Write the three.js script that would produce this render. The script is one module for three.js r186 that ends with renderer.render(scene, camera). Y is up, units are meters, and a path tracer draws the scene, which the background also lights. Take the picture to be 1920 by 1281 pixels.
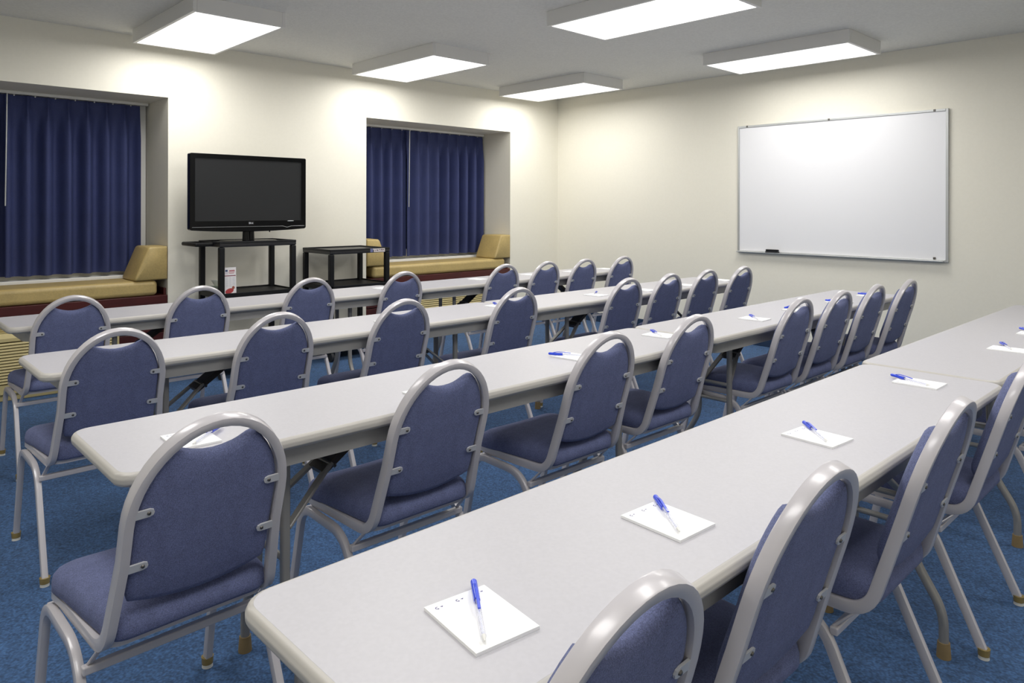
import * as THREE from 'three';
import { mergeGeometries, toCreasedNormals } from 'three/addons/utils/BufferGeometryUtils.js';
import { RoundedBoxGeometry } from 'three/addons/geometries/RoundedBoxGeometry.js';
import { RectAreaLightUniformsLib } from 'three/addons/lights/RectAreaLightUniformsLib.js';

// ------------------------------------------------------------------ camera, exposure
const FW = 1920, FH = 1281, FOCAL = 1357, EYE = 1.315;
const scene = new THREE.Scene();
scene.background = new THREE.Color(0x000000);
const camera = new THREE.PerspectiveCamera(2 * Math.atan(FH / 2 / FOCAL) * 180 / Math.PI, FW / FH, 0.05, 60);
camera.position.set(0, EYE, 0);
camera.rotation.order = 'YXZ';
camera.rotation.set(0, 46.5 * Math.PI / 180, 0.0019);
camera.setViewOffset(FW, FH, 0, 251, FW, FH);          // shift lens: the horizon lies above the middle of the frame
const renderer = new THREE.WebGLRenderer({ antialias: true });
renderer.toneMapping = THREE.LinearToneMapping;
renderer.toneMappingExposure = 1.14;
renderer.shadowMap.enabled = true;
RectAreaLightUniformsLib.init();
const LAMP = 7.0;                                       // radiance of each ceiling fixture
const LAMP_COLOR = new THREE.Color(1.0, 0.985, 0.955);

// ------------------------------------------------------------------ helpers
let seed = 7;
const rnd = () => { seed = (seed * 1664525 + 1013904223) >>> 0; return seed / 4294967296; };
const V = (x, y, z) => new THREE.Vector3(x, y, z);
const taken = {};
function numbered(name) { const n = taken[name] = (taken[name] ?? -1) + 1; return n ? name + '_' + String(n).padStart(3, '0') : name; }
function tag(o, label, category, group) { o.userData.label = label; o.userData.category = category; if (group) o.userData.group = group; return o; }
function thing(name, label, category, pos = [0, 0, 0], turn = 0, group) {
  const o = new THREE.Group(); o.name = numbered(name); o.position.set(...pos); o.rotation.y = turn; scene.add(o);
  return tag(o, label, category, group);
}
function shade(o) { o.castShadow = true; o.receiveShadow = true; return o; }
function part(name, geo, mat, parent) { const m = shade(new THREE.Mesh(geo, mat)); m.name = name; parent.add(m); return m; }
function single(name, geo, mat, label, category, group) { const m = shade(new THREE.Mesh(geo, mat)); m.name = numbered(name); scene.add(m); return tag(m, label, category, group); }
function struct(name, geo, mat) { const m = shade(new THREE.Mesh(geo, mat)); m.name = name; m.userData.kind = 'structure'; scene.add(m); return m; }
function dup(root, pos, turn, label, group) {
  const r = root.clone(); r.name = numbered(root.name.replace(/_\d{3}$/, '')); r.position.set(...pos); r.rotation.y = turn; scene.add(r);
  r.userData = { ...root.userData }; return tag(r, label, root.userData.category, group);
}
// uv in metres from the dominant axis of each triangle
function boxUV(g) {
  g = g.index ? g.toNonIndexed() : g;
  if (!g.attributes.normal) g.computeVertexNormals();
  const p = g.attributes.position, uv = new Float32Array(p.count * 2), a = V(), b = V(), c = V(), n = V();
  for (let i = 0; i < p.count; i += 3) {
    a.fromBufferAttribute(p, i); b.fromBufferAttribute(p, i + 1); c.fromBufferAttribute(p, i + 2);
    n.copy(b).sub(a).cross(c.clone().sub(a)); const ax = Math.abs(n.x), ay = Math.abs(n.y), az = Math.abs(n.z);
    [a, b, c].forEach((q, k) => {
      const [u, v] = ay >= ax && ay >= az ? [q.x, q.z] : ax >= az ? [q.z, q.y] : [q.x, q.y];
      uv[(i + k) * 2] = u; uv[(i + k) * 2 + 1] = v;
    });
  }
  g.setAttribute('uv', new THREE.BufferAttribute(uv, 2));
  return g;
}
function box(x0, x1, y0, y1, z0, z1) { const g = new THREE.BoxGeometry(Math.abs(x1 - x0), Math.abs(y1 - y0), Math.abs(z1 - z0)); g.translate((x0 + x1) / 2, (y0 + y1) / 2, (z0 + z1) / 2); return boxUV(g); }
function rbox(x0, x1, y0, y1, z0, z1, r = 0.005, seg = 2) {
  const w = Math.abs(x1 - x0), h = Math.abs(y1 - y0), d = Math.abs(z1 - z0);
  const g = new RoundedBoxGeometry(w, h, d, seg, Math.min(r, w / 2.01, h / 2.01, d / 2.01)); g.translate((x0 + x1) / 2, (y0 + y1) / 2, (z0 + z1) / 2); return boxUV(g);
}
const merge = list => mergeGeometries(list.map(g => { const q = g.index ? g.toNonIndexed() : g; for (const k of Object.keys(q.attributes)) if (!['position', 'normal', 'uv'].includes(k)) q.deleteAttribute(k); if (!q.attributes.uv) boxUV(q); return q; }));
function cyl(r0, r1, a, b, seg = 16) {   // tapered cylinder from point a (r0) to b (r1)
  const d = b.clone().sub(a), g = new THREE.CylinderGeometry(r1, r0, d.length(), seg);
  g.translate(0, d.length() / 2, 0); g.applyQuaternion(new THREE.Quaternion().setFromUnitVectors(V(0, 1, 0), d.normalize())); g.translate(a.x, a.y, a.z);
  return boxUV(g);
}
// rounded-rectangle section in 2D
function rrect(w, h, r, seg = 3) {
  const out = [];
  for (const [cx, cy, a0] of [[w / 2 - r, h / 2 - r, 0], [-w / 2 + r, h / 2 - r, 1], [-w / 2 + r, -h / 2 + r, 2], [w / 2 - r, -h / 2 + r, 3]])
    for (let k = 0; k <= seg; k++) { const a = (a0 + k / seg) * Math.PI / 2; out.push([cx + r * Math.cos(a), cy + r * Math.sin(a)]); }
  return out;
}
// loft through closed rings of Vector3
function loft(rings, capA = true, capB = true, crease = 0.7) {
  const n = rings[0].length, pos = [], idx = [];
  for (const r of rings) for (const p of r) pos.push(p.x, p.y, p.z);
  for (let i = 0; i + 1 < rings.length; i++) for (let k = 0; k < n; k++) { const a = i * n + k, b = i * n + (k + 1) % n, c = a + n, d = b + n; idx.push(a, b, d, a, d, c); }
  const cap = (ring, base, flip) => {
    const c = ring.reduce((s, p) => s.add(p), V()).multiplyScalar(1 / n), ci = pos.length / 3; pos.push(c.x, c.y, c.z);
    for (let k = 0; k < n; k++) { const a = base + k, b = base + (k + 1) % n; flip ? idx.push(ci, b, a) : idx.push(ci, a, b); }
  };
  if (capA) cap(rings[0], 0, true);
  if (capB) cap(rings[rings.length - 1], (rings.length - 1) * n, false);
  let g = new THREE.BufferGeometry(); g.setAttribute('position', new THREE.Float32BufferAttribute(pos, 3)); g.setIndex(idx);
  g.computeVertexNormals();
  g = toCreasedNormals(g, crease);
  return boxUV(g);
}
// sweep a 2D section along a path by parallel transport; side0 is the first section's x axis
function sweep(path, sec, side0, crease = 0.7) {
  const rings = []; let s = side0.clone();
  for (let i = 0; i < path.length; i++) {
    const t = (path[Math.min(i + 1, path.length - 1)].clone().sub(path[Math.max(i - 1, 0)])).normalize();
    s.addScaledVector(t, -s.dot(t)).normalize();
    const b = t.clone().cross(s);
    rings.push(sec.map(([x, y]) => path[i].clone().addScaledVector(s, x).addScaledVector(b, y)));
  }
  return loft(rings, true, true, crease);
}
// polyline with rounded corners
function fillet(pts, radius, seg = 6) {
  const out = [pts[0].clone()];
  for (let i = 1; i + 1 < pts.length; i++) {
    const a = pts[i - 1].clone().sub(pts[i]), b = pts[i + 1].clone().sub(pts[i]), r = Math.min(Array.isArray(radius) ? radius[i - 1] : radius, a.length() * 0.49, b.length() * 0.49);
    const p0 = pts[i].clone().addScaledVector(a.normalize(), r), p2 = pts[i].clone().addScaledVector(b.normalize(), r);
    for (let k = 0; k <= seg; k++) { const u = k / seg; out.push(p0.clone().multiplyScalar((1 - u) ** 2).addScaledVector(pts[i], 2 * u * (1 - u)).addScaledVector(p2, u * u)); }
  }
  out.push(pts[pts.length - 1].clone());
  return out;
}

// ------------------------------------------------------------------ textures and materials
function dataTex(n, fn, period, srgb = true) {
  const d = new Uint8Array(n * n * 4);
  for (let y = 0; y < n; y++) for (let x = 0; x < n; x++) { const c = fn(x, y, n), i = (y * n + x) * 4; d[i] = c[0]; d[i + 1] = c[1]; d[i + 2] = c[2]; d[i + 3] = 255; }
  const t = new THREE.DataTexture(d, n, n); t.wrapS = t.wrapT = THREE.RepeatWrapping; t.magFilter = THREE.LinearFilter; t.minFilter = THREE.LinearMipmapLinearFilter; t.generateMipmaps = true;
  if (srgb) t.colorSpace = THREE.SRGBColorSpace;
  t.repeat.set(1 / period, 1 / period); t.needsUpdate = true; return t;
}
function noiseGrid(n, cells) {     // tiling value noise, n x n, values 0..1
  const g = Array.from({ length: cells * cells }, rnd), out = new Float32Array(n * n), sm = t => t * t * (3 - 2 * t);
  for (let y = 0; y < n; y++) for (let x = 0; x < n; x++) {
    const fx = x / n * cells, fy = y / n * cells, x0 = Math.floor(fx), y0 = Math.floor(fy), u = sm(fx - x0), v = sm(fy - y0), at = (i, j) => g[(j % cells) * cells + i % cells];
    out[y * n + x] = (at(x0, y0) * (1 - u) + at(x0 + 1, y0) * u) * (1 - v) + (at(x0, y0 + 1) * (1 - u) + at(x0 + 1, y0 + 1) * u) * v;
  }
  return out;
}
function mottled(n, period, base, layers, srgb = true) {   // base rgb 0..255; layers [cells, amplitude]
  const L = layers.map(([c, a]) => [noiseGrid(n, c), a]);
  return dataTex(n, (x, y) => { let f = 1; for (const [g, a] of L) f += (g[y * n + x] - 0.5) * 2 * a; return base.map(c => Math.max(0, Math.min(255, c * f))); }, period, srgb);
}
const std = o => new THREE.MeshStandardMaterial(o);
const phys = o => new THREE.MeshPhysicalMaterial(o);
const M = {
  wall: std({ map: mottled(256, 1.3, [240, 236, 222], [[100, 0.004]]), roughness: 0.62, bumpMap: mottled(256, 0.35, [128, 128, 128], [[90, 0.4], [30, 0.2]], false), bumpScale: 0.00015 }),
  ceiling: std({ map: mottled(256, 1.1, [232, 231, 225], [[5, 0.004], [100, 0.02]]), roughness: 0.9, bumpMap: mottled(256, 0.5, [128, 128, 128], [[80, 0.6]], false), bumpScale: 0.001 }),
  carpet: std({ map: mottled(512, 1.15, [60, 89, 128], [[4, 0.04], [24, 0.03], [128, 0.08], [256, 0.22]]), roughness: 1, bumpMap: mottled(512, 0.85, [128, 128, 128], [[256, 0.8]], false), bumpScale: 0.002 }),
  base: std({ color: 0x1d3350, roughness: 0.6 }),
  laminate: std({ map: mottled(256, 0.6, [190, 188, 193], [[128, 0.012]]), roughness: 0.42 }),
  edge: std({ color: 0xbfbbb5, roughness: 0.45 }),
  apron: std({ color: 0xa4a29f, roughness: 0.45, metalness: 0.15 }),
  tableLeg: std({ color: 0x93918e, roughness: 0.42, metalness: 0.2 }),
  brace: std({ color: 0x4a453f, roughness: 0.45, metalness: 0.35 }),
  rubber: std({ color: 0x8c7752, roughness: 0.7 }),
  frame: phys({ color: 0xc6c2c6, roughness: 0.34, metalness: 0.05, clearcoat: 0.5, clearcoatRoughness: 0.16 }),
  tab: std({ color: 0xcfcfd2, roughness: 0.35, metalness: 0.2 }),
  screw: std({ color: 0x6d6a66, roughness: 0.35, metalness: 0.8 }),
  fabric: phys({ map: mottled(512, 0.16, [102, 109, 146], [[10, 0.03], [110, 0.1], [220, 0.14]]), roughness: 0.95, sheen: 0.5, sheenRoughness: 0.5, sheenColor: new THREE.Color(0.35, 0.4, 0.6), bumpMap: mottled(256, 0.08, [128, 128, 128], [[128, 0.8]], false), bumpScale: 0.0006 }),
  glide: phys({ color: 0x94804a, roughness: 0.25, clearcoat: 0.4 }),
  glidePad: std({ color: 0xdcdad2, roughness: 0.6 }),
  curtain: std({ map: mottled(256, 0.25, [52, 61, 106], [[4, 0.03], [128, 0.08]]), roughness: 0.75 }),
  vinyl: phys({ map: mottled(256, 0.5, [187, 164, 107], [[5, 0.035], [60, 0.03]]), roughness: 0.45, clearcoat: 0.12, clearcoatRoughness: 0.4, bumpMap: mottled(256, 0.22, [128, 128, 128], [[90, 0.6]], false), bumpScale: 0.0005 }),
  wood: std({ map: dataTex(256, (() => { const a = noiseGrid(256, 6), b = noiseGrid(256, 64); return (x, y) => { const f = 0.85 + 0.3 * (0.6 * a[(y * 4 % 256) * 256 + x] + 0.4 * b[(y * 3 % 256) * 256 + (x >> 4)]); return [74 * f, 25 * f, 23 * f]; }; })(), 0.5), roughness: 0.4 }),
  ac: std({ color: 0xcbbb86, roughness: 0.5 }),
  white: std({ color: 0xe9e8e4, roughness: 0.45 }),
  fixture: std({ color: 0xe6e5e2, roughness: 0.4 }),
  lens: std({ color: 0xf4f4f0, roughness: 0.5, emissive: LAMP_COLOR, emissiveIntensity: 1.6 }),
  blackPlastic: phys({ color: 0x0f1013, roughness: 0.5, specularIntensity: 0.6 }),
  blackTop: std({ color: 0x1c1c20, roughness: 0.38 }),
  gloss: phys({ color: 0x050609, roughness: 0.16, specularIntensity: 0.5 }),
  screen: phys({ color: 0x292a2b, roughness: 0.6, specularIntensity: 0.5 }),
  alu: std({ color: 0xc4c6c6, roughness: 0.32, metalness: 0.55 }),
  board: phys({ color: 0xf1f1f4, roughness: 0.34, clearcoat: 0.25, clearcoatRoughness: 0.3 }),
  eraser: std({ color: 0x2c2d30, roughness: 0.8 }),
  paper: std({ color: 0xf6f6f6, roughness: 0.85 }),
  penCap: phys({ color: 0x1f45dc, roughness: 0.28, clearcoat: 0.3 }),
  penBarrel: phys({ color: 0xfbfbfe, roughness: 0.08, transmission: 0.95, thickness: 0 }),
  ink: std({ color: 0xe2e4f2, roughness: 0.5 }),
  glass: phys({ color: 0x9fb0bb, roughness: 0.03, transmission: 1, thickness: 0 }),
};
function canvasTex(w, h, draw) { const c = document.createElement('canvas'); c.width = w; c.height = h; draw(c.getContext('2d'), w, h); const t = new THREE.CanvasTexture(c); t.colorSpace = THREE.SRGBColorSpace; return t; }

// ------------------------------------------------------------------ the room
const WX = -6.023, RX = 1.25, FZ = -6.484, BZ = 1.3, CEIL = 2.631, DEEP = 0.56;
const OPEN = [[-1.966, -0.06], [-5.687, -3.78]], HEAD = 2.181;
struct('floor', box(WX - DEEP - 0.15, RX + 0.12, -0.12, 0, FZ - 0.12, BZ + 0.12), M.carpet);
struct('ceiling', box(WX - DEEP - 0.15, RX + 0.12, CEIL, CEIL + 0.12, FZ - 0.12, BZ + 0.12), M.ceiling);
const wx1 = WX - DEEP;
struct('wall_left', merge([
  box(wx1, WX, 0, CEIL, FZ, OPEN[1][0]), box(wx1, WX, 0, CEIL, OPEN[1][1], OPEN[0][0]), box(wx1, WX, 0, CEIL, OPEN[0][1], BZ),
  ...OPEN.map(([a, b]) => box(wx1, WX, HEAD, CEIL, a, b)), box(wx1 - 0.12, wx1, 0, CEIL, FZ, BZ),
]), M.wall);
struct('wall_front', box(wx1 - 0.12, RX + 0.12, 0, CEIL, FZ - 0.12, FZ), M.wall);
struct('wall_right', box(RX, RX + 0.12, 0, CEIL, FZ, BZ + 0.12), M.wall);
struct('wall_back', box(wx1 - 0.12, RX, 0, CEIL, BZ, BZ + 0.12), M.wall);
struct('baseboard_front', rbox(WX, RX, 0, 0.1, FZ, FZ + 0.012, 0.004), M.base);
struct('baseboard_left', merge([rbox(WX, WX + 0.012, 0, 0.1, FZ + 0.012, OPEN[1][0], 0.004), rbox(WX, WX + 0.012, 0, 0.1, OPEN[1][1], OPEN[0][0], 0.004), rbox(WX, WX + 0.012, 0, 0.1, OPEN[0][1], BZ, 0.004)]), M.base);
// windows at the back of the recesses
OPEN.forEach(([a, b], i) => {
  const g = new THREE.Group(); g.name = 'window_' + (i + 1); g.userData.kind = 'structure'; scene.add(g);
  const x0 = wx1, x1 = wx1 + 0.034, y0 = 0.80, y1 = HEAD - 0.005, m = (a + b) / 2;
  part('window_frame', merge([rbox(x0, x1, y0, y1, a + 0.005, a + 0.06, 0.006), rbox(x0, x1, y0, y1, b - 0.06, b - 0.005, 0.006), rbox(x0, x1, y0, y0 + 0.06, a + 0.06, b - 0.06, 0.006), rbox(x0, x1, y1 - 0.05, y1, a + 0.06, b - 0.06, 0.006), rbox(x0, x1, y0 + 0.06, y1 - 0.05, m - 0.025, m + 0.025, 0.006)]), M.white, g);
  part('pane', box(x0 + 0.02, x0 + 0.026, y0 + 0.055, y1 - 0.045, a + 0.055, m - 0.02), M.glass, g);
  part('pane', box(x0 + 0.02, x0 + 0.026, y0 + 0.055, y1 - 0.045, m + 0.02, b - 0.055), M.glass, g);
  part('window_sill', rbox(x0, x0 + 0.15, 0.725, 0.76, a + 0.002, b - 0.002, 0.006), M.white, g);
});

// ------------------------------------------------------------------ ceiling lights (a light of the same size just below each glowing lens)
function ceilingLight(x, z, label) {
  const t = thing('ceiling_light', label, 'ceiling light', [x, CEIL, z], 0, 'surface mounted fluorescent lights');
  const L = 0.61, W = 0.305, H = 0.1, e = 0.024;
  part('housing', merge([rbox(-L, L, -H, 0, -W, -W + e, 0.003), rbox(-L, L, -H, 0, W - e, W, 0.003), rbox(-L, -L + e, -H, 0, -W + e, W - e, 0.003), rbox(L - e, L, -H, 0, -W + e, W - e, 0.003), box(-L + e, L - e, -0.02, 0, -W + e, W - e)]), M.fixture, t);
  part('lens', box(-L + e, L - e, -H + 0.006, -H + 0.012, -W + e, W - e), M.lens, t);
  const a = new THREE.RectAreaLight(LAMP_COLOR, LAMP, 2 * (L - e), 2 * (W - e));
  a.position.set(0, -H + 0.003, 0); a.rotation.x = -Math.PI / 2; t.add(a);
}
ceilingLight(-5.22, -1.955, 'boxy white ceiling light above the leftmost window, nearest the left edge');
ceilingLight(-5.22, -3.81, 'middle of the three boxy ceiling lights along the window wall');
ceilingLight(-5.22, -5.64, 'boxy ceiling light in front of the far corner of the room');
ceilingLight(-2.75, -3.81, 'large boxy ceiling light cut off by the top edge of the picture');
ceilingLight(-2.75, -5.735, 'boxy white ceiling light in front of the whiteboard');
ceilingLight(-2.75, -1.955, 'boxy ceiling light over the third table row, outside the picture');
ceilingLight(-0.28, -1.955, 'boxy ceiling light over the nearest chairs, outside the picture');
ceilingLight(-0.28, -3.81, 'boxy ceiling light right of the nearest table row, outside the picture');
ceilingLight(-2.75, -0.1, 'boxy ceiling light in the middle behind the viewer');
ceilingLight(-0.28, -0.1, 'boxy ceiling light directly above the viewer');

// ------------------------------------------------------------------ folding tables
const TH = 0.735, TW = 0.457, TLN = 2.39;
function ringXZ(w, l, r, y, seg = 6) { return rrect(w, l, r, seg).map(([x, z]) => V(x, y, z)).reverse(); }
const tabletopGeo = loft([ringXZ(TW - 0.026, TLN - 0.026, 0.039, TH - 0.028), ringXZ(TW - 0.0235, TLN - 0.0235, 0.0403, TH - 0.0004), ringXZ(TW - 0.0245, TLN - 0.0245, 0.0398, TH)], true, true, 0.5);
const edgeGeo = (() => {   // bullnose edge band
  const rings = [], R = 0.016;
  for (let k = 0; k <= 10; k++) { const a = -Math.PI / 2 + Math.PI * k / 10, o = R * Math.cos(a) * 0.75, y = TH - R - 0.0002 + R * Math.sin(a); rings.push(ringXZ(TW - 0.024 + 2 * o, TLN - 0.024 + 2 * o, 0.04 + o, y)); }
  return loft(rings, true, false, 0.9);
})();
const apronGeo = (() => {   // steel rail under the top, a closed band with rounded corners
  const w = TW - 0.075, l = TLN - 0.15, y0 = TH - 0.083, y1 = TH - 0.028, t = 0.012, q = (k, y) => ringXZ(w - 2 * k, l - 2 * k, 0.07 - k, y);
  return loft([q(0, y0), q(0, y1), q(t, y1), q(t, y0), q(0, y0)], false, false, 0.5);
})();
const tubeSec = (r, n = 12) => Array.from({ length: n }, (_, k) => [r * Math.cos(2 * Math.PI * k / n), r * Math.sin(2 * Math.PI * k / n)]);
const tLegGeo = s => sweep(fillet([V(s * 0.085, TH - 0.035, 0), V(s * 0.085, 0.27, 0), V(s * 0.17, 0.13, 0), V(s * 0.17, 0.03, 0)], 0.05), tubeSec(0.0135), V(0, 0, 1), 1.2);
const tLegs = { '-1': tLegGeo(-1), 1: tLegGeo(1) };
const tCap = s => cyl(0.0195, 0.0165, V(s * 0.17, 0, 0), V(s * 0.17, 0.045, 0), 14);
const tCaps = { '-1': tCap(-1), 1: tCap(1) };
const barGeo = merge([cyl(0.009, 0.009, V(-0.085, 0.36, 0), V(0.085, 0.36, 0), 10)]);
const hingeGeo = merge([cyl(0.0125, 0.0125, V(-0.19, TH - 0.045, 0), V(0.19, TH - 0.045, 0), 12)]);
const braceGeo = d => {   // folding brace from the legs up to the underside of the table, towards its middle (d = +1 / -1 along z)
  const strip = (a, b, w, t) => sweep([a, b], rrect(w, t, 0.002, 1), V(1, 0, 0), 0.4);
  return [strip(V(0, 0.545, d * 0.14), V(0, TH - 0.03, d * 0.37), 0.075, 0.022),
    ...[-1, 1].map(k => strip(V(k * 0.076, 0.44, d * 0.012), V(k * 0.034, 0.57, d * 0.165), 0.026, 0.009))];
};
const lockGeo = d => merge([new THREE.TorusGeometry(0.044, 0.006, 6, 14).scale(1, 0.5, 1).rotateX(-d * 0.95).translate(0, 0.565, d * 0.17)]);
const braces = { '-1': [braceGeo(-1), lockGeo(-1)], 1: [braceGeo(1), lockGeo(1)] };
const crossGeo = merge([cyl(0.009, 0.009, V(-0.085, 0.44, 0), V(0.085, 0.44, 0), 10)]);
function makeTable(label, x, z, inset) {   // inset of the leg sets from the near and the far end
  const t = thing('folding_table', label, 'table', [x, 0, z], 0, 'long grey folding tables');
  part('tabletop', tabletopGeo, M.laminate, t); part('edge_band', edgeGeo, M.edge, t); part('apron', apronGeo, M.apron, t);
  for (const e of [-1, 1]) {
    const z0 = e * (TLN / 2 - inset[e > 0 ? 0 : 1]);
    for (const s of [-1, 1]) { const l = part('leg', tLegs[s], M.tableLeg, t); l.position.z = z0; part('rubber_foot', tCaps[s], M.rubber, l); }
    part('hinge_bar', hingeGeo, M.tableLeg, t).position.z = z0;
    part('crossbar', crossGeo, M.tableLeg, t).position.z = z0;
    part('stretcher', barGeo, M.tableLeg, t).position.z = z0;
    const b = part('brace', braces[-e][0][0], M.brace, t); b.position.z = z0; for (const k of [1, 2]) part('brace_arm', braces[-e][0][k], M.tableLeg, b); part('lock_ring', braces[-e][1], M.screw, b);
  }
  return t;
}
const ROWS = [
  { say: 'nearest the windows', x: [-4.38, -4.385], z0: -0.63, legs: [[0.50, 0.45], [0.45, 0.43]] },
  { say: 'second from the windows', x: [-3.145, -3.15], z0: -0.54, legs: [[0.45, 0.45], [0.45, 0.54]] },
  { say: 'third from the windows', x: [-1.93, -1.935], z0: -0.455, legs: [[0.45, 0.49], [0.385, 0.64]] },
  { say: 'in the right foreground', x: [-0.836, -0.858], z0: -0.440, legs: [[0.485, 0.45], [0.535, 0.45]] },
];
ROWS.forEach(r => {
  r.t = [0, 1].map(i => makeTable(`long grey folding table, ${i ? 'far' : 'near'} half of the table row ${r.say}`, r.x[i], r.z0 - TLN / 2 - i * (TLN + 0.006), r.legs[i]));
});

// ------------------------------------------------------------------ stacking chairs (local x: + is the rear, the arch apex at x = 0.33)
const AP = 0.33;
const dirH = V(0.145, 0.48, 0).normalize(), P0 = V(AP - 0.145, 0.40, 0);
const onBack = (s, h, off = 0) => P0.clone().addScaledVector(dirH, h).add(V(dirH.y * off, -dirH.x * off, s));   // off > 0 lies behind the back
const ARCH = { w: 0.164, h0: 0.285, b: 0.2035 };
const chairGeo = (() => {
  const tube = rrect(0.021, 0.028, 0.0034, 2), G = {};
  // back frame: under the seat, up the post, over the arch, down again
  const side = s => fillet([V(AP - 0.46, 0.397, s * 0.186), V(P0.x - 0.0, 0.397, s * 0.178), onBack(s * ARCH.w, 0.2)], 0.055, 7);
  const left = side(1), right = side(-1).reverse(), arch = [];
  for (let k = 0; k <= 24; k++) { const a = Math.PI * k / 24; arch.push(onBack(ARCH.w * Math.cos(a), ARCH.h0 + ARCH.b * Math.sin(a))); }
  G.back_frame = sweep([...left, ...arch, ...right], tube, V(0, 0, 1), 0.6);
  // back pad: star-shaped outline lofted through its thickness
  const outline = [], wi = ARCH.w - 0.0112, bi = ARCH.b - 0.0112, sc = 0.086, a0 = Math.acos(sc / wi), top = ARCH.h0 + bi * Math.sin(a0), dip = ARCH.h0 + bi - 0.058;
  for (let k = 0; k <= 8; k++) { const u = k / 8 * 2 - 1; outline.push([u * (wi - 0.006), 0.076 + 0.026 * u * u]); }   // lower edge
  outline.push([wi - 0.001, 0.118]);
  for (let k = 0; k <= 3; k++) outline.push([wi, 0.15 + (ARCH.h0 - 0.15) * k / 3]);
  for (let k = 1; k <= 7; k++) { const a = a0 * k / 7; outline.push([wi * Math.cos(a), ARCH.h0 + bi * Math.sin(a)]); }
  for (let k = 1; k < 8; k++) { const u = 1 - k / 4; outline.push([sc * u, dip + (top - dip) * u * u]); }
  for (let k = 7; k >= 1; k--) { const a = a0 * k / 7; outline.push([-wi * Math.cos(a), ARCH.h0 + bi * Math.sin(a)]); }
  for (let k = 3; k >= 0; k--) outline.push([-wi, 0.15 + (ARCH.h0 - 0.15) * k / 3]);
  outline.push([-wi + 0.001, 0.118]);
  const hc = 0.27, ring = (inset, off) => outline.map(([s, h]) => { const d = Math.hypot(s, h - hc), f = Math.max(0, 1 - inset / d); return onBack(s * f, hc + (h - hc) * f, off); });
  const scale = (f, off) => outline.map(([s, h]) => onBack(s * f, hc + (h - hc) * f, off));
  G.back_pad = loft([scale(0.5, 0.0085), ring(0.02, 0.008), ring(0.006, 0.005), ring(0.001, -0.002), ring(0.001, -0.010), ring(0.006, -0.021), ring(0.017, -0.031), ring(0.034, -0.038), scale(0.68, -0.042), scale(0.35, -0.043)].reverse(), true, true, 1.0);
  // seat pad and pan
  const plan = (front, rear, x0, x1, r) => {      // rounded trapezium, counter-clockwise seen from above
    const c = [V(x0, 0, -front), V(x1, 0, -rear), V(x1, 0, rear), V(x0, 0, front)], out = [];
    for (let i = 0; i < 4; i++) {
      const p = c[i], a = c[(i + 3) % 4].clone().sub(p).normalize(), b = c[(i + 1) % 4].clone().sub(p).normalize(), rr = i === 0 || i === 3 ? r * 1.5 : r, p0 = p.clone().addScaledVector(a, rr), p2 = p.clone().addScaledVector(b, rr);
      for (let k = 0; k <= 6; k++) { const u = k / 6; out.push(p0.clone().multiplyScalar((1 - u) ** 2).addScaledVector(p, 2 * u * (1 - u)).addScaledVector(p2, u * u)); }
      const q2 = c[(i + 1) % 4]; const end = q2.clone().addScaledVector(q2.clone().sub(p).normalize(), -(i + 1 === 3 || i + 1 === 4 ? r * 1.5 : r));
      for (let k = 1; k < 4; k++) out.push(p2.clone().lerp(end, k / 4));
    }
    return out.reverse();
  };
  const base = plan(0.208, 0.172, AP - 0.505, AP - 0.128, 0.04), cx = AP - 0.32;
  const sr = (inset, y, f = 1) => base.map(p => { const dx = p.x - cx, d = Math.hypot(dx, p.z), k = f * (1 - inset / d); return V(cx + dx * k, y - 0.010 * Math.max(0, -dx * k - 0.08) / 0.1, p.z * k); });
  G.seat = loft([sr(0.008, 0.408), sr(0.0, 0.416), sr(0, 0.436), sr(0.004, 0.452), sr(0.014, 0.463), sr(0.03, 0.470), sr(0, 0.475, 0.72), sr(0, 0.4785, 0.45), sr(0, 0.480, 0.2)], true, true, 1.1);
  const pan = plan(0.207, 0.171, AP - 0.503, AP - 0.15, 0.035);
  G.seat_pan = loft([pan.map(p => V(p.x, 0.392, p.z)), pan.map(p => V(p.x, 0.409, p.z))], true, true, 0.6);
  // legs: one bent tube on each side
  const lz = 0.204;
  const legPath = s => fillet([V(AP - 0.575, 0.018, s * (lz + 0.006)), V(AP - 0.497, 0.374, s * lz), V(AP - 0.245, 0.366, s * lz), V(AP - 0.09, 0.018, s * (lz + 0.006))], [0.06, 0.075], 7);
  G.leg = { '1': sweep(legPath(1), rrect(0.02, 0.025, 0.004, 2), V(0, 0, 1), 0.6), '-1': sweep(legPath(-1), rrect(0.02, 0.025, 0.004, 2), V(0, 0, 1), 0.6) };
  const glide = (x, s) => merge([cyl(0.0155, 0.017, V(x, 0.010, s * (lz + 0.006)), V(x, 0.030, s * (lz + 0.006)), 14)]);
  const gpad = (x, s) => merge([cyl(0.015, 0.014, V(x, 0, s * (lz + 0.006)), V(x, 0.010, s * (lz + 0.006)), 14)]);
  G.glide = []; for (const s of [1, -1]) for (const x of [AP - 0.575, AP - 0.09]) G.glide.push([s, glide(x, s), gpad(x, s)]);
  G.rear_stretcher = rbox(AP - 0.222, AP - 0.203, 0.327, 0.346, -lz, lz, 0.004);
  G.front_stretcher = rbox(AP - 0.503, AP - 0.484, 0.352, 0.370, -lz, lz, 0.004);
  G.bracket = [1, -1].map(s => merge([sweep([V(AP - 0.222, 0.338, s * 0.19), V(AP - 0.175, 0.386, s * 0.183)], rrect(0.013, 0.006, 0.002, 1), V(0, 0, 1), 0.5)]));
  G.tabs = [];
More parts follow.
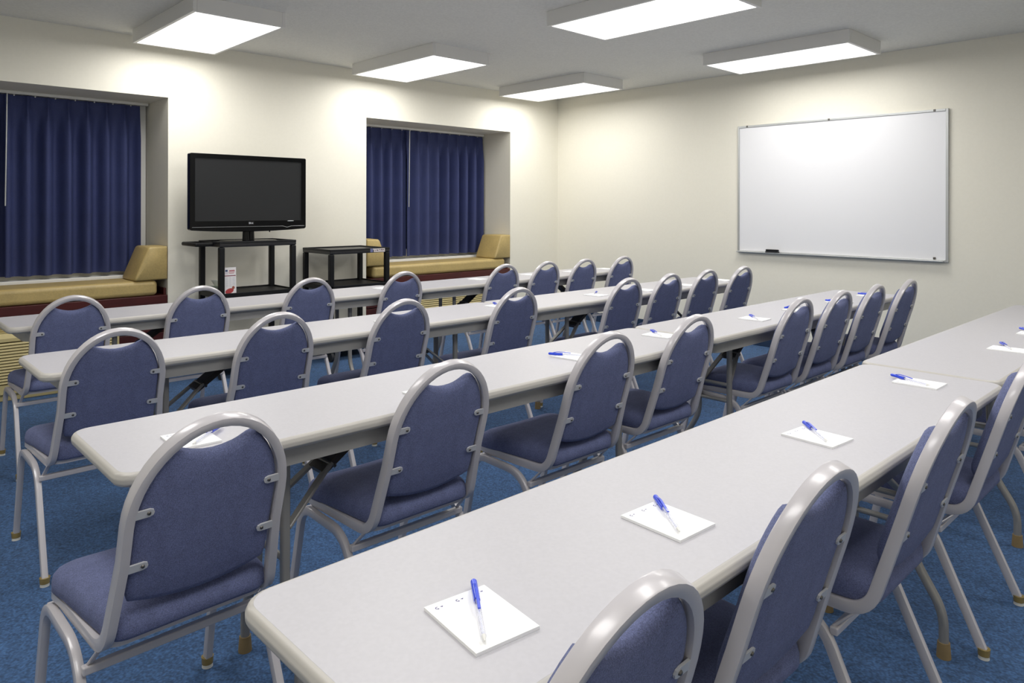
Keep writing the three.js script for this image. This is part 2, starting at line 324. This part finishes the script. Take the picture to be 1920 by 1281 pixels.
  for (const s of [1, -1]) for (const h of [0.315, 0.19]) {
    const pts = [[0, -0.009], [0.03, -0.009], [0.037, -0.006], [0.039, 0], [0.037, 0.006], [0.03, 0.009], [0, 0.009]];
    const rg = off => pts.map(([u, v]) => onBack(s * (ARCH.w - 0.008 - u), h + v, off));
    const r0 = rg(0.0085), r1 = rg(0.0125), flip = s > 0;
    G.tabs.push([loft(flip ? [r0, r1].map(r => r.slice()) : [r0, r1].map(r => r.slice().reverse()), true, true, 0.5), cyl(0.0045, 0.003, onBack(s * (ARCH.w - 0.036), h, 0.012), onBack(s * (ARCH.w - 0.036), h, 0.0155), 10)]);
  }
  return G;
})();
function makeChair(label, pos, turn) {
  const t = thing('stacking_chair', label, 'chair', pos, turn, 'blue stacking chairs'), G = chairGeo;
  part('seat', G.seat, M.fabric, t); part('seat_pan', G.seat_pan, M.frame, t);
  part('backrest', G.back_pad, M.fabric, t);
  const bf = part('back_frame', G.back_frame, M.frame, t);
  for (const [g, s] of G.tabs) { const tb = part('fixing_tab', g, M.tab, bf); tb.userData.label = 'small silver tab screwed to the back of the pad'; }
  for (const [, s] of G.tabs) part('screw', s, M.screw, bf);
  for (const s of [1, -1]) {
    const l = part('leg_frame', G.leg[s], M.frame, t);
    for (const [gs, a, b] of G.glide) if (gs === s) { part('glide', a, M.glide, l); part('glide_base', b, M.glidePad, l); }
  }
  part('stretcher', G.rear_stretcher, M.frame, t); part('stretcher', G.front_stretcher, M.frame, t);
  for (const b of G.bracket) part('bracket', b, M.frame, t);
  return t;
}
const K = 0.9775;
const CHAIRS = [   // apex of each back on the floor plan [x, z]
  [[-4.15, -0.91], [-4.17, -1.545], [-4.18, -2.245], [-4.169, -2.93], [-4.18, -3.91], [-4.162, -4.372], [-4.14, -4.833], [-4.14, -5.374]],
  [[-2.913, -0.779], [-2.895, -1.396], [-2.904, -2.043], [-2.897, -2.816], [-2.822, -3.719], [-2.833, -4.195], [-2.828, -4.666], [-2.801, -5.13]],
  [[-1.556, -0.607], [-1.645, -1.327], [-1.636, -2.055], [-1.655, -2.646], [-1.616, -3.543], [-1.607, -4.016], [-1.598, -4.486], [-1.569, -4.955]],
  [[-0.511, -0.709], [-0.526, -1.273], [-0.5, -1.938], [-0.505, -2.73], [-0.51, -3.826]],
];
const NTH = ['first', 'second', 'third', 'fourth', 'fifth', 'sixth', 'seventh', 'eighth'];
let chair0;
CHAIRS.forEach((row, r) => row.forEach(([ax, az], i) => {
  const label = `blue fabric stacking chair, ${NTH[i]} from the left in the row ${ROWS[r].say}`;
  const turn = (r === 2 && i === 0) ? 0.03 : (rnd() - 0.5) * (i > 3 ? 0.02 : 0.05);
  const pos = [ax * K - AP, 0, az * K];
  if (!chair0) chair0 = makeChair(label, pos, turn); else dup(chair0, pos, turn, label, 'blue stacking chairs');
}));

// ------------------------------------------------------------------ notepads and pens
const padTex = canvasTex(256, 328, (c, w, h) => {
  c.fillStyle = '#f8f8f8'; c.fillRect(0, 0, w, h);
  c.fillStyle = '#4a4378'; c.strokeStyle = '#4a4378'; c.lineWidth = 3;
  for (const fx of [0.17, 0.5, 0.83]) { const x = fx * w, y = h * 0.1; c.beginPath(); c.arc(x - 9, y, 6, 0.9, 5.4); c.stroke(); c.fillRect(x - 10, y + 3, 4, 6); c.beginPath(); c.moveTo(x + 3, y - 3); c.lineTo(x + 16, y - 3); c.lineTo(x + 10, y + 4); c.fill(); }
});
const padTop = std({ map: padTex, roughness: 0.85 });
const padGeo = rbox(-0.0675, 0.0675, 0, 0.0045, -0.0525, 0.0525, 0.0005, 1);
const padTopGeo = (() => { const g = new THREE.PlaneGeometry(0.105, 0.135); g.rotateX(-Math.PI / 2); g.rotateY(Math.PI / 2); g.translate(0, 0.0049, 0); return g; })();   // printed edge towards -x
const capGeo = merge([cyl(0.0052, 0.0048, V(-0.002, 0, 0), V(0.05, 0, 0), 12), cyl(0.0035, 0.0052, V(-0.006, 0, 0), V(-0.002, 0, 0), 12)]);
const clipGeo = sweep(fillet([V(0.012, 0.0045, 0), V(0.03, 0.009, 0), V(0.082, 0.0062, 0)], 0.01, 4), rrect(0.0045, 0.002, 0.0006, 1), V(0, 0, 1), 0.5);
const barrelGeo = cyl(0.0041, 0.0041, V(0.05, 0, 0), V(0.138, 0, 0), 10), inkGeo = cyl(0.0016, 0.0016, V(0.05, 0, 0), V(0.136, 0, 0), 8), tipGeo = cyl(0.0035, 0.0012, V(0.138, 0, 0), V(0.15, 0, 0), 8);
let pad0, pen0;
const ROWSAY = ['table row nearest the windows', 'second table row from the windows', 'third table row from the windows', 'table row in the right foreground'];
const PADS = [   // row, x, z, turn, pen [cap x, cap z, tip x, tip z] on the table plane
  [[-4.30, -2.84, 0.1], [-4.35, -3.75, 0.1], [-4.35, -4.33, 0.05], [-4.30, -4.81, 0], [-4.29, -5.27, 0]],
  [[-3.02, -2.03, 0], [-3.075, -2.815, 0.1, -3.16, -2.85, -3.03, -2.78], [-3.04, -3.64, 0.05, -3.112, -3.735, -3.04, -3.62], [-2.99, -4.11, 0], [-2.98, -4.6, 0], [-2.99, -5.12, 0]],
  [[-1.825, -0.65, -0.03, -1.862, -0.737, -1.768, -0.64], [-1.775, -1.335, 0], [-1.845, -2.068, 0.12, -1.915, -2.02, -1.80, -2.09], [-1.885, -2.70, 0.1, -1.965, -2.745, -1.85, -2.66], [-1.835, -3.456, 0.06, -1.892, -3.515, -1.79, -3.41], [-1.83, -3.925, 0, -1.898, -3.925, -1.86, -4.07], [-1.81, -4.44, 0, -1.882, -4.43, -1.74, -4.44], [-1.81, -4.91, 0, -1.885, -4.938, -1.75, -4.955]],
  [[-0.755, -0.658, -0.12, -0.822, -0.703, -0.691, -0.611], [-0.758, -1.11, -0.05, -0.823, -1.166, -0.71, -1.075], [-0.781, -1.785, -0.08, -0.845, -1.856, -0.74, -1.75], [-0.794, -2.578, 0, -0.883, -2.602, -0.745, -2.535], [-0.735, -3.455, 0, -0.786, -3.56, -0.72, -3.43], [-0.74, -3.965, 0, -0.82, -4.065, -0.72, -3.955]],
];
PADS.forEach((row, r) => row.forEach(([x, z, turn, a, b, c, d], i) => {
  const S = 1.0175, pos = [x * S, TH, z * S], label = `white notepad, ${NTH[i]} visible from the left on the ${ROWSAY[r]}`;
  if (!pad0) { pad0 = thing('notepad', label, 'notepad', pos, turn, 'white notepads on the tables'); part('sheets', padGeo, M.paper, pad0); part('top_sheet', padTopGeo, padTop, pad0).userData.label = 'printed top sheet with three small dark marks'; }
  else dup(pad0, pos, turn, label, 'white notepads on the tables');
  if (a === undefined) return;
  const pl = `clear pen with blue cap on ${NTH[i]} visible notepad, ${ROWSAY[r].replace('table row', 'row')}`, ang = Math.atan2(-(d - b), c - a), pp = [a * S, TH + 0.0049 + 0.0053, b * S];
  if (!pen0) {
    pen0 = thing('pen', pl, 'pen', pp, ang, 'blue capped pens');
    const cp = part('cap', capGeo, M.penCap, pen0); part('clip', clipGeo, M.penCap, cp); part('barrel', barrelGeo, M.penBarrel, pen0); part('ink_tube', inkGeo, M.ink, pen0); part('tip', tipGeo, M.white, pen0);
  } else dup(pen0, pp, ang, pl, 'blue capped pens');
}));

// ------------------------------------------------------------------ whiteboard and eraser
{
  const x0 = -3.612, x1 = -1.782, y0 = 0.885, y1 = 2.112, t = thing('whiteboard', 'large white dry-erase board with thin aluminium frame on the far wall', 'whiteboard', [(x0 + x1) / 2, y0, FZ]);
  const w = (x1 - x0) / 2, h = y1 - y0, f = 0.02;
  part('board', box(-w + f * 0.5, w - f * 0.5, f * 0.5, h - f * 0.5, 0, 0.013), M.board, t);
  part('frame', merge([rbox(-w, -w + f, 0, h, 0, 0.02, 0.003), rbox(w - f, w, 0, h, 0, 0.02, 0.003), rbox(-w + f, w - f, 0, f, 0, 0.02, 0.003), rbox(-w + f, w - f, h - f, h, 0, 0.02, 0.003)]), M.alu, t);
  part('marker_ledge', rbox(-w + 0.002, w - 0.03, 0.004, 0.012, 0.018, 0.05, 0.003), M.alu, t);
  for (const [px, py] of [[-w + 0.1, h - 0.008], [-0.03, h - 0.008], [w - 0.1, h - 0.008], [w - 0.1, 0.03]]) part('mounting_clip', rbox(px - 0.009, px + 0.009, py - 0.009, py + 0.009, 0.012, 0.023, 0.003), M.screw, t);
  const e = thing('board_eraser', 'dark felt eraser lying on the ledge of the whiteboard', 'eraser', [-3.245, y0 + 0.0125, FZ + 0.036]);
  part('felt', rbox(-0.064, 0.064, 0, 0.012, -0.013, 0.016, 0.003), M.eraser, e); part('handle', rbox(-0.062, 0.062, 0.012, 0.03, -0.011, 0.013, 0.006), M.blackPlastic, e);
}

// ------------------------------------------------------------------ window seats: wood base, cushion, bolsters, wall air conditioner, curtains
function wedge(len, sgn) {   // bolster with a sloping face; its tall flat back lies at z = 0, the slope faces sgn
  const prof = fillet([V(0, 0.002, 0.001), V(0, 0.002, 0.245), V(0, 0.262, 0.14), V(0, 0.262, 0.001)], 0.022, 5);
  const ring = (x, inset) => { const c = V(0, 0.13, 0.09); return prof.map(p => { const d = p.clone().sub(c), L = d.length(); d.multiplyScalar(1 - inset / L); return V(x, c.y + d.y, sgn * (c.z + d.z)); }); };
  let rs = [ring(-len / 2, 0.018), ring(-len / 2 + 0.005, 0.006), ring(-len / 2 + 0.016, 0), ring(0, -0.004), ring(len / 2 - 0.016, 0), ring(len / 2 - 0.005, 0.006), ring(len / 2, 0.018)];
  if (sgn > 0) rs = rs.map(r => r.slice().reverse());
  return loft(rs, true, true, 0.9);
}
const slatGeo = rbox(-0.006, 0.006, -0.0078, 0.0078, -0.545, 0.545, 0.003, 1);
OPEN.forEach(([a, b], i) => {
  const which = i ? 'far right window' : 'left window', m = (a + b) / 2, w = (b - a) / 2;
  const s = thing('window_seat', `dark mahogany window seat base under the ${which}`, 'window seat', [WX, 0, m]);
  part('seat_board', rbox(-0.555, -0.004, 0.585, 0.622, -w + 0.003, w - 0.003, 0.004), M.wood, s);
  part('front_rail', rbox(-0.024, 0.004, 0.545, 0.6215, -w + 0.003, w - 0.003, 0.004), M.wood, s);
  for (const sd of [-1, 1]) for (let k = 0; k < 5; k++) part('panel_board', rbox(-0.05, -0.03 + (k % 2) * 0.003, 0.012 + k * 0.107, 0.112 + k * 0.107, sd * (w - 0.004), sd * 0.57, 0.004), M.wood, s);
  for (const sd of [-1, 1]) part('end_block', rbox(-0.49, -0.03, 0.622, 0.675, sd * (w - 0.004), sd * (w - 0.022), 0.003), M.wood, s);
  const c = thing('seat_cushion', `long tan vinyl cushion on the window seat of the ${which}`, 'cushion', [WX, 0.623, m], 0, 'tan window seat cushions');
  const cg = rbox(-0.40, 0.004, 0, 0.118, -w + 0.075, w - 0.075, 0.034, 5); part('cushion_body', cg, M.vinyl, c);
  part('piping', merge([cyl(0.0045, 0.0045, V(-0.01, 0.098, -w + 0.09), V(-0.01, 0.098, w - 0.09), 8)]), M.vinyl, c);
  const bolster = (end, label) => { const t = thing('wedge_bolster', label, 'cushion', [WX - 0.155, 0.742, end < 0 ? a + 0.005 : b - 0.005], 0, 'tan wedge bolsters'); part('bolster_body', wedge(0.335, end < 0 ? 1 : -1), M.vinyl, t); };
  if (i === 0) bolster(-1, 'tan wedge bolster at the right end of the left window seat');
  else { bolster(-1, 'tan wedge bolster at the right end of the far window seat'); bolster(1, 'tan wedge bolster behind the small black cart, far window seat'); }
  const u = thing('wall_air_conditioner', `beige louvred heater unit under the ${which}`, 'air conditioner', [WX, 0, m]);
  const full = [[-0.4, 0.05], [0.145, 0.05], [0.145, 0.425], [0.125, 0.455], [0.005, 0.515], [-0.4, 0.515]];
  const open = [[-0.4, 0.05], [0.145, 0.05], [0.145, 0.112], [0.03, 0.112], [0.03, 0.402], [0.145, 0.402], [0.145, 0.425], [0.125, 0.455], [0.119, 0.458], [0.09, 0.412], [-0.02, 0.412], [0.013, 0.511], [0.005, 0.515], [-0.4, 0.515]];   // hollow behind the louvres and under the vent
  const ext = (pts, z0, z1) => boxUV(new THREE.ExtrudeGeometry(new THREE.Shape(pts.map(([x, y]) => new THREE.Vector2(x, y))), { depth: z1 - z0, bevelEnabled: false }).translate(0, 0, z0));
  part('casing', merge([ext(open, -0.547, 0.547), ext(full, -0.565, -0.547), ext(full, 0.547, 0.565)]), M.ac, u);
  for (let k = 0; k < 14; k++) { const q = part('louver_slat', slatGeo, M.ac, u); q.position.set(0.140, 0.125 + k * 0.02, 0); q.rotation.z = 0.5; }
  part('kick_plate', rbox(-0.3, 0.12, 0, 0.05, -0.55, 0.55, 0.004), M.ac, u);
  const nrm = V(0.06, 0.12, 0).normalize(), lat = [];
  for (let k = 0; k < 5; k++) { const f = k / 4, p = V(0.118 - 0.1 * f, 0.4585 + 0.05 * f, 0).addScaledVector(nrm, 0.0045); lat.push([p, true]); }
  for (const [p] of lat) part('vent_bar', rbox(p.x - 0.003, p.x + 0.003, p.y - 0.003, p.y + 0.003, -0.53, 0.53, 0.001, 1), M.ac, u);
  for (let k = 0; k < 13; k++) { const z = -0.52 + k * 1.04 / 12; part('vent_bar', sweep([V(0.119, 0.458, z).addScaledVector(nrm, 0.007), V(0.013, 0.511, z).addScaledVector(nrm, 0.007)], rrect(0.005, 0.004, 0.001, 1), V(0, 0, 1), 0.4), M.ac, u); }
  // curtain track with wand, two pleated panels
  const cx = WX - 0.462, tr = thing('curtain_track', `white curtain track in the head of the ${which}`, 'curtain track', [cx, HEAD, m]);
  part('rail', rbox(-0.018, 0.018, -0.024, -0.0005, -w + 0.01, w - 0.01, 0.004), M.white, tr);
  const split = i ? 0.17 : 0.045;                        // local z where the panels meet
  const panel = (z0, z1, label, phase, ph, wand) => {
    const n = 14 * Math.max(2, Math.round(Math.abs(z1 - z0) / 0.135)), folds = n / 14, rings = [], T = 0.004, yT = HEAD - 0.03, yB = 0.79;
    const lean = Array.from({ length: folds + 2 }, () => (rnd() - 0.5));
    for (let j = 0; j <= 26; j++) {
      const v = j / 26, y = yT + (yB - yT) * (j < 8 ? v * 0.55 : v - 0.1385 * (1 - (j - 8) / 18)), d = yT - y, open = Math.min(1, Math.max(0, (d - 0.06) / 0.22)), front = [], back = [];
      for (let k = 0; k <= n; k++) {
        const q = k / n, c = q * folds, f = Math.floor(Math.min(c, folds - 1e-6)), l = lean[f] * (1 - (c - f)) + lean[f + 1] * (c - f);
        const wave = Math.cos(2 * Math.PI * (c + phase)), sharp = Math.sign(wave) * Math.pow(Math.abs(wave), 0.75);
        const pinch = Math.pow(Math.max(0, wave), 5) * 0.034 * (1 - open) * Math.min(1, 0.5 + d / 0.06);
        const x = pinch + (0.010 * (1 - open) * 0.3 + 0.056 * open * (0.85 + 0.35 * l)) * sharp + 0.008 * open * Math.sin(5.1 * q * folds + 3 * ph);
        const z = z0 + (z1 - z0) * q + open * 0.018 * Math.sin(2 * Math.PI * (c + phase) * 1 + 1.2) * l + 0.012 * l * v;
        front.push(V(x, y - HEAD, z)); back.push(V(x - T, y - HEAD, z));
      }
      rings.push(z1 > z0 ? [...front, ...back.reverse()] : [...front, ...back.reverse()].reverse());
    }
    const t = thing('curtain', label, 'curtain', [cx, HEAD, m], 0, 'navy pleated curtains');
    part('cloth', loft(rings, false, false, 1.2), M.curtain, t);
    const hooks = []; for (let k = 0; k < folds; k++) { const z = z0 + (z1 - z0) * (k + 0.5) / folds; hooks.push(box(-0.003, 0.003, -0.036, -0.0245, z - 0.004, z + 0.004)); }
    part('hooks', merge(hooks), M.white, t);
    if (wand) part('wand', cyl(0.005, 0.005, V(0.075, -0.03, split), V(0.075, -0.86, split + 0.01), 8), M.alu, t);
  };
  panel(i ? -w + 0.03 : -w + 0.075, split + 0.012, `navy pleated curtain panel on the right half of the ${which}`, 0.1, 0, true);
  panel(split - 0.012, w - 0.03, `navy pleated curtain panel on the left half of the ${which}`, 0.3, 1);
});

// ------------------------------------------------------------------ black utility carts
function cart(label, pos, w, d, tiers, extra) {   // w along z, d along x; tiers: tops of the trays, highest first
  const t = thing('utility_cart', label, 'cart', pos), hw = w / 2, hd = d / 2, lg = 0.021;
  tiers.forEach((y, k) => {
    const th = 0.042, r = 0.012;
    const tray = part(k ? 'shelf' : 'top_shelf', rbox(-hd, hd, y - th, y - 0.012, -hw, hw, 0.008), k ? M.blackPlastic : M.blackTop, t);
    part('rim', merge([rbox(hd - r, hd, y - 0.02, y, -hw, hw, 0.005), rbox(-hd, -hd + r, y - 0.02, y, -hw, hw, 0.005), rbox(-hd + r, hd - r, y - 0.02, y, hw - r, hw, 0.005), rbox(-hd + r, hd - r, y - 0.02, y, -hw, -hw + r, 0.005)]), M.blackPlastic, tray);
  });
  for (const sx of [-1, 1]) for (const sz of [-1, 1]) {
    part('leg', rbox(sx * (hd - lg) - lg, sx * (hd - lg) + lg, 0.105, tiers[0] - 0.043, sz * (hw - lg) - lg, sz * (hw - lg) + lg, 0.008), M.blackPlastic, t);
    const c = part('caster', merge([cyl(0.008, 0.008, V(sx * (hd - lg), 0.08, sz * (hw - lg)), V(sx * (hd - lg), 0.106, sz * (hw - lg)), 10), rbox(sx * (hd - lg) - 0.02, sx * (hd - lg) + 0.02, 0.068, 0.084, sz * (hw - lg) - 0.018, sz * (hw - lg) + 0.018, 0.004)]), M.blackPlastic, t);
    part('wheel', cyl(0.04, 0.04, V(sx * (hd - lg), 0.04, sz * (hw - lg) - 0.012), V(sx * (hd - lg), 0.04, sz * (hw - lg) + 0.012), 18), M.eraser, c);
  }
  extra?.(t, hw, hd);
  return t;
}
const C1 = [-5.715, 0, -2.48], C2 = [-5.745, 0, -3.40];
cart('taller black plastic cart carrying the television', C1, 0.625, 0.43, [1.05, 0.655, 0.16], (t, hw, hd) => {
  part('handle', merge([rbox(-hd + 0.005, -hd + 0.04, 1.012, 1.042, hw - 0.005, hw + 0.13, 0.01), rbox(hd - 0.16, hd - 0.125, 1.012, 1.042, hw - 0.005, hw + 0.13, 0.01), rbox(-hd + 0.005, hd - 0.125, 1.012, 1.042, hw + 0.1, hw + 0.135, 0.012)]), M.blackPlastic, t);
});
cart('lower empty black plastic cart right of the television', C2, 0.6, 0.49, [0.955, 0.645, 0.16], (t, hw, hd) => {
  const tex = canvasTex(256, 48, (c, w, h) => {
    c.fillStyle = '#d9d0cf'; c.fillRect(0, 0, w, h); c.fillStyle = '#6f76a0'; c.fillRect(0, 0, 44, h); c.fillStyle = '#22242c'; c.fillRect(44, 16, 14, 32);
    c.fillStyle = '#5b3f45'; for (const [x, y, ww, hh] of [[82, 22, 8, 14], [94, 18, 5, 6], [112, 16, 18, 16], [134, 26, 6, 8], [152, 12, 10, 10], [164, 20, 12, 6], [184, 10, 20, 12], [190, 24, 8, 8], [212, 10, 14, 20], [232, 12, 8, 14]]) c.fillRect(x, y, ww, hh);
  });
  const g = new THREE.BoxGeometry(0.002, 0.032, 0.15); g.translate(hd + 0.001, 0.934, -hw + 0.13); part('sticker', g, std({ map: tex, roughness: 0.5 }), t).userData.label = 'pale sticker with small dark print';
});

// ------------------------------------------------------------------ television
{
  const t = thing('television', 'black flat screen television standing on the taller cart', 'television', [-5.72, 1.0385, -2.485]);
  const W = 0.474, y0 = 0.085, y1 = 0.686, pr = [];
  // bezel body with a gently bowed lower edge
  const sh = new THREE.Shape(); sh.moveTo(-W, y1 - 0.01); sh.quadraticCurveTo(-W, y1, -W + 0.01, y1); sh.lineTo(W - 0.01, y1); sh.quadraticCurveTo(W, y1, W, y1 - 0.01); sh.lineTo(W, y0 + 0.03); sh.quadraticCurveTo(W, y0 + 0.018, W - 0.014, y0 + 0.016); sh.quadraticCurveTo(0, y0 - 0.016, -W + 0.014, y0 + 0.016); sh.quadraticCurveTo(-W, y0 + 0.018, -W, y0 + 0.03); sh.closePath();
  const hole = new THREE.Path(), hx = W - 0.034, hy0 = y0 + 0.082, hy1 = y1 - 0.028; hole.moveTo(-hx, hy0); hole.lineTo(-hx, hy1); hole.lineTo(hx, hy1); hole.lineTo(hx, hy0); hole.closePath(); sh.holes.push(hole);
  const bz = new THREE.ExtrudeGeometry(sh, { depth: 0.05, bevelEnabled: true, bevelSize: 0.004, bevelThickness: 0.004, bevelSegments: 3, curveSegments: 20 }); bz.rotateY(Math.PI / 2);
  const bezel = part('bezel', boxUV(bz), M.gloss, t);
  part('screen', box(0.03, 0.046, hy0 - 0.002, hy1 + 0.002, -hx - 0.002, hx + 0.002), M.screen, t);
  part('back_cover', rbox(-0.055, 0.002, y0 + 0.03, y1 - 0.03, -W + 0.03, W - 0.03, 0.03, 3), M.blackPlastic, t);
  part('trim_strip', sweep([...Array(25)].map((_, k) => { const u = k / 12 - 1; const z = -u * (W - 0.012); return V(0.0545, y0 + 0.036 - 0.012 * Math.exp(-(((u - 0.68) / 0.035) ** 2)), z); }), rrect(0.002, 0.0025, 0.0006, 1), V(0, 1, 0), 0.6), M.alu, bezel);
  const logo = canvasTex(128, 64, (c, w, h) => { c.fillStyle = '#0b0c10'; c.fillRect(0, 0, w, h); c.fillStyle = '#b9bcc2'; c.beginPath(); c.arc(32, 32, 22, 0, 7); c.fill(); c.fillStyle = '#e9ebef'; c.font = 'bold 40px sans-serif'; c.textBaseline = 'middle'; c.fillText('LG', 60, 34); c.strokeStyle = '#30323a'; c.lineWidth = 4; c.beginPath(); c.arc(32, 32, 13, 1.2, 5.2); c.stroke(); });
  const lg = new THREE.PlaneGeometry(0.046, 0.023); lg.rotateY(Math.PI / 2); lg.translate(0.0547, y0 + 0.064, 0.0); part('logo', lg, std({ map: logo, roughness: 0.4 }), bezel);
  part('power_light', new THREE.SphereGeometry(0.01, 12, 8).scale(0.15, 0.35, 3).translate(0.054, y0 + 0.078, -W + 0.135), M.alu, bezel);
  part('remote_sensor', rbox(0.02, 0.03, y0 - 0.012, y0 - 0.001, -0.172, -0.164, 0.002), M.gloss, bezel);
  part('neck', merge([cyl(0.03, 0.026, V(0.005, 0.008, 0.02), V(0.005, y0 + 0.03, 0.02), 18), cyl(0.026, 0.022, V(0.01, 0.008, -0.02), V(0.01, y0 + 0.03, -0.02), 18)]), M.gloss, t);
  const lp = [V(0.0001, 0, 0), V(0.2, 0, 0), V(0.205, 0.004, 0), V(0.195, 0.009, 0), V(0.06, 0.014, 0), V(0.0001, 0.015, 0)].map(p => new THREE.Vector2(p.x, p.y));
  part('stand_base', boxUV(new THREE.LatheGeometry(lp, 40).scale(0.72, 1, 1.15)), M.gloss, t);
}
// leaflets on the taller cart
{
  const tex = canvasTex(128, 256, (c, w, h) => {
    c.fillStyle = '#ece9ea'; c.fillRect(0, 0, w, h); c.fillStyle = '#33406e'; c.fillRect(12, 22, 26, 18); c.fillStyle = '#d9d0da'; c.fillRect(10, 44, 34, 22);
    c.fillStyle = '#b5636c'; c.fillRect(54, 26, 60, 12); c.fillRect(48, 44, 66, 5); c.fillRect(52, 54, 54, 5);
    c.fillStyle = '#7c2a3c'; c.fillRect(4, 76, 120, 8); c.fillStyle = '#b9bcc6'; for (let k = 0; k < 14; k++) { c.fillRect(12, 94 + k * 7, 30, 2); c.fillRect(50, 94 + k * 7, 28, 2); c.fillRect(86, 94 + k * 6, 30, 2); }
    c.fillStyle = '#b23c40'; c.beginPath(); c.ellipse(54, 226, 46, 24, -0.25, 0, 7); c.fill(); c.fillStyle = '#9a5240'; c.beginPath(); c.arc(96, 196, 15, 0, 7); c.fill();
  });
  const lf = thing('leaflet', 'upright printed leaflet with red picture on the lower shelf of the taller cart', 'leaflet', [-5.538, 0.6445, -2.262], 0.0);
  const g = new THREE.BoxGeometry(0.012, 0.205, 0.092); g.rotateZ(0.05); g.translate(0, 0.1035, 0); part('cover', g, std({ map: tex, roughness: 0.5 }), lf);
  const sheet = thing('paper_sheet', 'curled pale green and white papers behind the leaflet on the taller cart', 'paper', [-5.72, 0.6445, -2.25], 0.4);
  const strip = (pts, w, mat, n) => part(n, sweep(fillet(pts, 0.05, 5), rrect(w, 0.0016, 0.0004, 1), V(1, 0, 0), 0.9), mat, sheet);
  strip([V(0, 0.0012, -0.07), V(0, 0.004, 0.02), V(0, 0.06, 0.08)], 0.12, std({ color: 0xc9d6c0, roughness: 0.8 }), 'green_sheet');
  strip([V(0.01, 0.006, -0.06), V(0.01, 0.02, -0.01), V(0.01, 0.10, 0.05)], 0.09, M.paper, 'white_sheet');
  const fl = thing('flat_leaflet', 'blue and white leaflet lying on the taller cart beside the television stand', 'leaflet', [-5.585, 1.0385, -2.65], 0.1);
  part('white_half', box(-0.05, 0.05, 0, 0.003, -0.07, 0.02), M.paper, fl); part('blue_half', box(-0.05, 0.05, 0, 0.0035, 0.02, 0.07), M.penCap, fl);
}
renderer.render(scene, camera);
